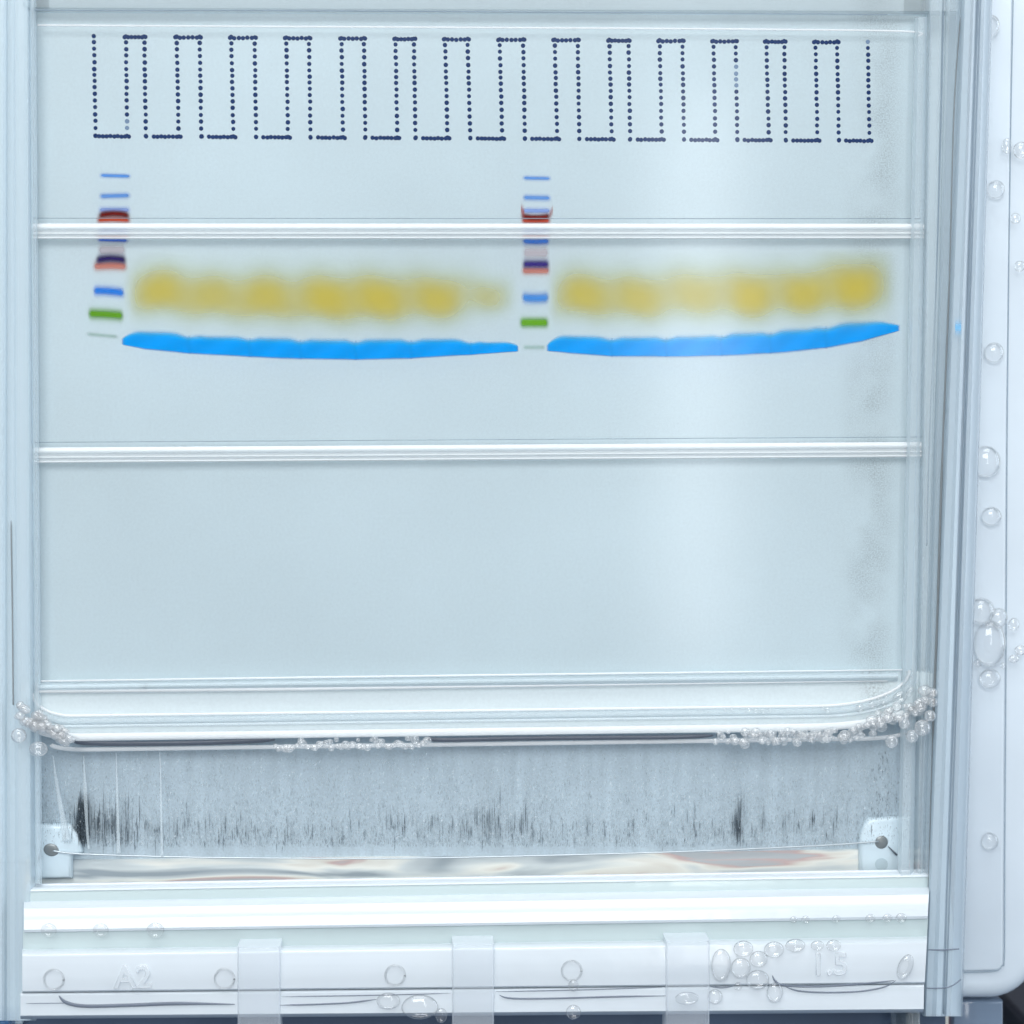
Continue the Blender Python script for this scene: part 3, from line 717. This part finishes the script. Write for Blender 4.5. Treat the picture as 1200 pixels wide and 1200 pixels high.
# ------------------------------------------------------------------ loose air bubbles
bm = bmesh.new(); bmesh.ops.create_uvsphere(bm, u_segments=28, v_segments=16, radius=1)
BUB = bpy.data.meshes.new('air_bubble'); bm.to_mesh(BUB); bm.free(); BUB.polygons.foreach_set('use_smooth', [True] * len(BUB.polygons)); BUB.materials.append(M_bub)
FOAM = BUB.copy(); FOAM.name = 'foam_bubble'; FOAM.materials.clear(); FOAM.materials.append(M_foam)
def bubble(x, y, r, Y, label, group, ry=None, depth=.7, rot=0.0):
    o = bpy.data.objects.new('air_bubble', FOAM if 'foam' in label and 'patch' not in label else BUB); COL.objects.link(o)
    o.location = at(x, y, Y); k = upx(Y)
    o.scale = (r * k, min(r, ry or r) * k * depth, (ry or r) * k); o.rotation_euler = (0, rot, 0)
    return tag(o, label, 'bubble', group)
G1 = 'single bubbles on the side panel'
for x, y, r, ry, lab in ((1159, 30, 13, 13, 'round bubble near the top of the side panel'),
                         (1180, 171, 6, 9, 'narrow bubble left of the pair level with the well bottoms'),
                         (1197, 176, 10, 10, 'bubble at the picture edge level with the well bottoms'),
                         (1167, 222, 10.5, 11, 'round bubble on the side panel level with the pale blue ladder bands'),
                         (1190, 256, 6, 6.5, 'small bubble beside the end of the upper ridge'),
                         (1195, 312, 6.5, 6.5, 'small dark-rimmed bubble level with the indigo ladder bands'),
                         (1165, 413, 11.5, 12, 'round bubble on the side panel level with the blue dye front'),
                         (1156, 541, 17, 19, 'large faint bubble beside the end of the lower ridge'),
                         (1162, 605, 12, 11.5, 'crisp round bubble a little under the lower ridge'),
                         (1160, 986, 10.5, 11, 'lone round bubble level with the electrode wire')):
    bubble(x, y, r, 3.2, lab, G1, ry)
G2 = 'foam patch on the side panel'
for x, y, r, ry, lab in ((1150, 716, 16, 16, 'upper left bubble of the foam patch on the side panel'),
                         (1170, 724, 11, 12, 'middle bubble in the top row of the foam patch on the side panel'),
                         (1188, 732, 6.5, 8, 'small oval bubble at the right end of the foam patch'),
                         (1160, 754, 19, 28, 'tall egg-shaped bubble in the middle of the foam patch'),
                         (1160, 795, 13, 12, 'faint bubble hanging lowest in the foam patch'),
                         (1157, 731, 3, 3, 'tiny bead between the two upper bubbles of the foam patch'),
                         (1146, 777, 5, 5, 'small bead left of the foot of the egg-shaped bubble'),
                         (1176, 780, 4, 4, 'small bright bead right of the foot of the egg-shaped bubble'),
                         (1188, 772, 6, 5, 'small bubble in the foam near the picture edge'),
                         (1196, 762, 7, 6, 'foam bubble cut by the picture edge')):
    bubble(x, y, r, 3.0, lab, G2, ry)
G3 = 'bubbles clinging to the base rail'
for x, y, r, ry, lab in ((845, 1131, 12, 20, 'tall bubble beside the tab nearest the raised 1.5'),
                         (868, 1134, 12, 12.5, 'round bubble between the tall bubble and the raised 1.5'),
                         (888, 1148, 14, 12, 'bubble sitting above the water line left of the 1.5'),
                         (889, 1124, 11, 10, 'bubble stacked over another left of the raised 1.5'),
                         (908, 1163, 10, 12, 'drop-shaped bubble hanging into the foot rail'),
                         (838, 1168, 9, 9, 'bubble on the foot rail against the tab'),
                         (871, 1112, 12, 10, 'bubble under the bright edge left of the 1.5'),
                         (907, 1113, 12, 10, 'wide bubble under the bright edge above the drop'),
                         (932, 1108, 12, 8, 'flat bubble under the bright edge left of the numeral'),
                         (958, 1108, 8, 6, 'small bubble right above the raised numeral 1'),
                         (977, 1108, 9, 7, 'small bubble right above the raised numeral 5'),
                         (865, 1156, 5, 5, 'bead between two bubbles on the dark water line'),
                         (455, 1173, 14, 10, 'bubble on the foot rail under a moulded ring'),
                         (492, 1180, 22, 15, 'wide flat bubble on the foot rail beside a tab'),
                         (672, 1186, 9, 9, 'small bubble at the bottom edge under a moulded ring'),
                         (672, 1155, 6, 7, 'bead under the moulded ring in the middle'),
                         (517, 1190, 7, 9, 'bright bead at the bottom edge beside the middle tab')):
    bubble(x, y, r, -7.9, lab, G3, ry, .5)
bubble(1061, 1133, 8, 14, 'tilted oval bubble at the right end of the base rail', G3, 14, .5, 0.35).location = at(1061, 1133, -7.9)
bubble(805, 1170, 14, -8.5, 'flat bubble on the tab nearest the raised 1.5', G3, 8, .4)
for x, r in ((1020, 6), (1040, 6), (1056, 6.5), (930, 4.5), (944, 5), (980, 5)):
    bubble(x, 1082 - (x - 600) * .016 + 1, r, -6.0, 'small bubble in the row along the green-grey band above the 1.5', 'row along the green-grey band', r * .9, .5)
for x, r in ((57, 9), (118, 9), (182, 10)):
    bubble(x, 1090, r, -6.0, 'faint wide bubble on the green-grey band near the left upright', 'faint row on the green-grey band', r * .9, .4)
G4 = 'ring bubbles under the lip corner'
for x, y, r in ((1008, 830, 5), (1022, 826, 4.6), (1030, 820, 3), (1036, 825, 4), (1038, 816, 2.6), (970, 832, 3.8), (886, 833, 3), (878, 832, 2.6), (894, 833, 3), (902, 832, 2.6), (850, 832, 2.4), (858, 830, 2.2), (964, 829, 2.6)):
    bubble(x, y, r, -2.2, 'tiny ring bubble trapped in the curved lip near the lower right corner', G4, r, .6)
bubble(1055, 817, 10, -2.2, 'oval bubble trapped in the bend of the curved lip', None, 7, .6, -0.5)
bubble(1066, 811, 4, -2.2, 'bead just above the oval bubble in the bend of the lip', None, 8, .6, 0.5)
# foam along the lip
G5 = 'foam along the lip, middle'
for i in range(44):
    x = 322 + i * 4.2 + rng.uniform(-2, 2); r = rng.uniform(2.2, 5.6)
    bubble(x, hp(x, 867) + rng.uniform(-4, 7), r, -2.6 - rng.uniform(0, .5), 'small bubble in the foam between the two dark gaps', G5, r * rng.uniform(.7, 1), .7)
G6 = 'foam along the lip, right'
for i in range(110):
    t = i / 109; x = 838 + 250 * t + rng.uniform(-4, 4); lift = max(0, (x - 960) / 140) ** 2 * 42
    r = rng.uniform(2.4, 6.2) * (1 + .4 * t)
    bubble(x, hp(x, 867) - lift + rng.uniform(-6, 9) - (t > .7) * rng.uniform(0, 14), r, -2.7 - rng.uniform(0, 1.0), 'bubble in the foam running up to the lower right corner', G6, r * rng.uniform(.8, 1), .8)
for x, y, r in ((1081, 853, 10), (1090, 839, 7), (1093, 823, 6), (1094, 812, 5), (1069, 863, 8), (1045, 869, 8), (1060, 848, 7)):
    bubble(x, y, r, -4.0, 'larger bubble at the very corner of the right foam', 'large corner bubbles', r, .8)
G7 = 'foam at the lower left corner'
for i in range(52):
    t = rng.random(); x = 20 + 62 * t + rng.uniform(-3, 3); y = 830 + 34 * t + rng.uniform(-8, 12); r = rng.uniform(2.8, 7.2)
    bubble(x, y, r, -3.2 - rng.uniform(0, .8), 'bubble in the foam heap at the lower left corner', G7, r * rng.uniform(.7, 1), .8, .5)
bubble(45, 878, 11, -3.4, 'largest bubble hanging lowest from the left foam heap', None, 9, .7)
bubble(22, 862, 9, -3.6, 'large bubble at the outer edge of the left foam heap', None, 9, .7)

# ------------------------------------------------------------------ things on the bench behind
RK = at(1186, 1178, 60)
block('cream_box', -0.014, 0.050, 0.040, 0.02, 0.042, lin(240, 234, 214), 'blurred cream box seen through the slot under the wire', 'box')
block('reagent_bottle', 0.030, 0.052, 0.012, 0.012, 0.036, lin(196, 96, 92), 'blurred reddish bottle seen through the slot under the wire', 'bottle', .4, lin(230, 225, 215))
block('pipette_box', -0.046, 0.055, 0.014, 0.02, 0.040, lin(150, 120, 122), 'blurred brownish box seen through the slot left of the cream one', 'box', .2)
block('paper_carton', 0.055, 0.060, 0.030, 0.02, 0.042, lin(226, 226, 218), 'blurred off-white carton seen through the slot right of the reddish bottle', 'carton', -.1)
block('tube_rack', RK.x + .012, 0.060, 0.030, 0.03, RK.z - BZ + .003, lin(24, 30, 46), 'dark blurred rack at the bottom right corner behind the tank', 'rack', 0, lin(110, 20, 30))
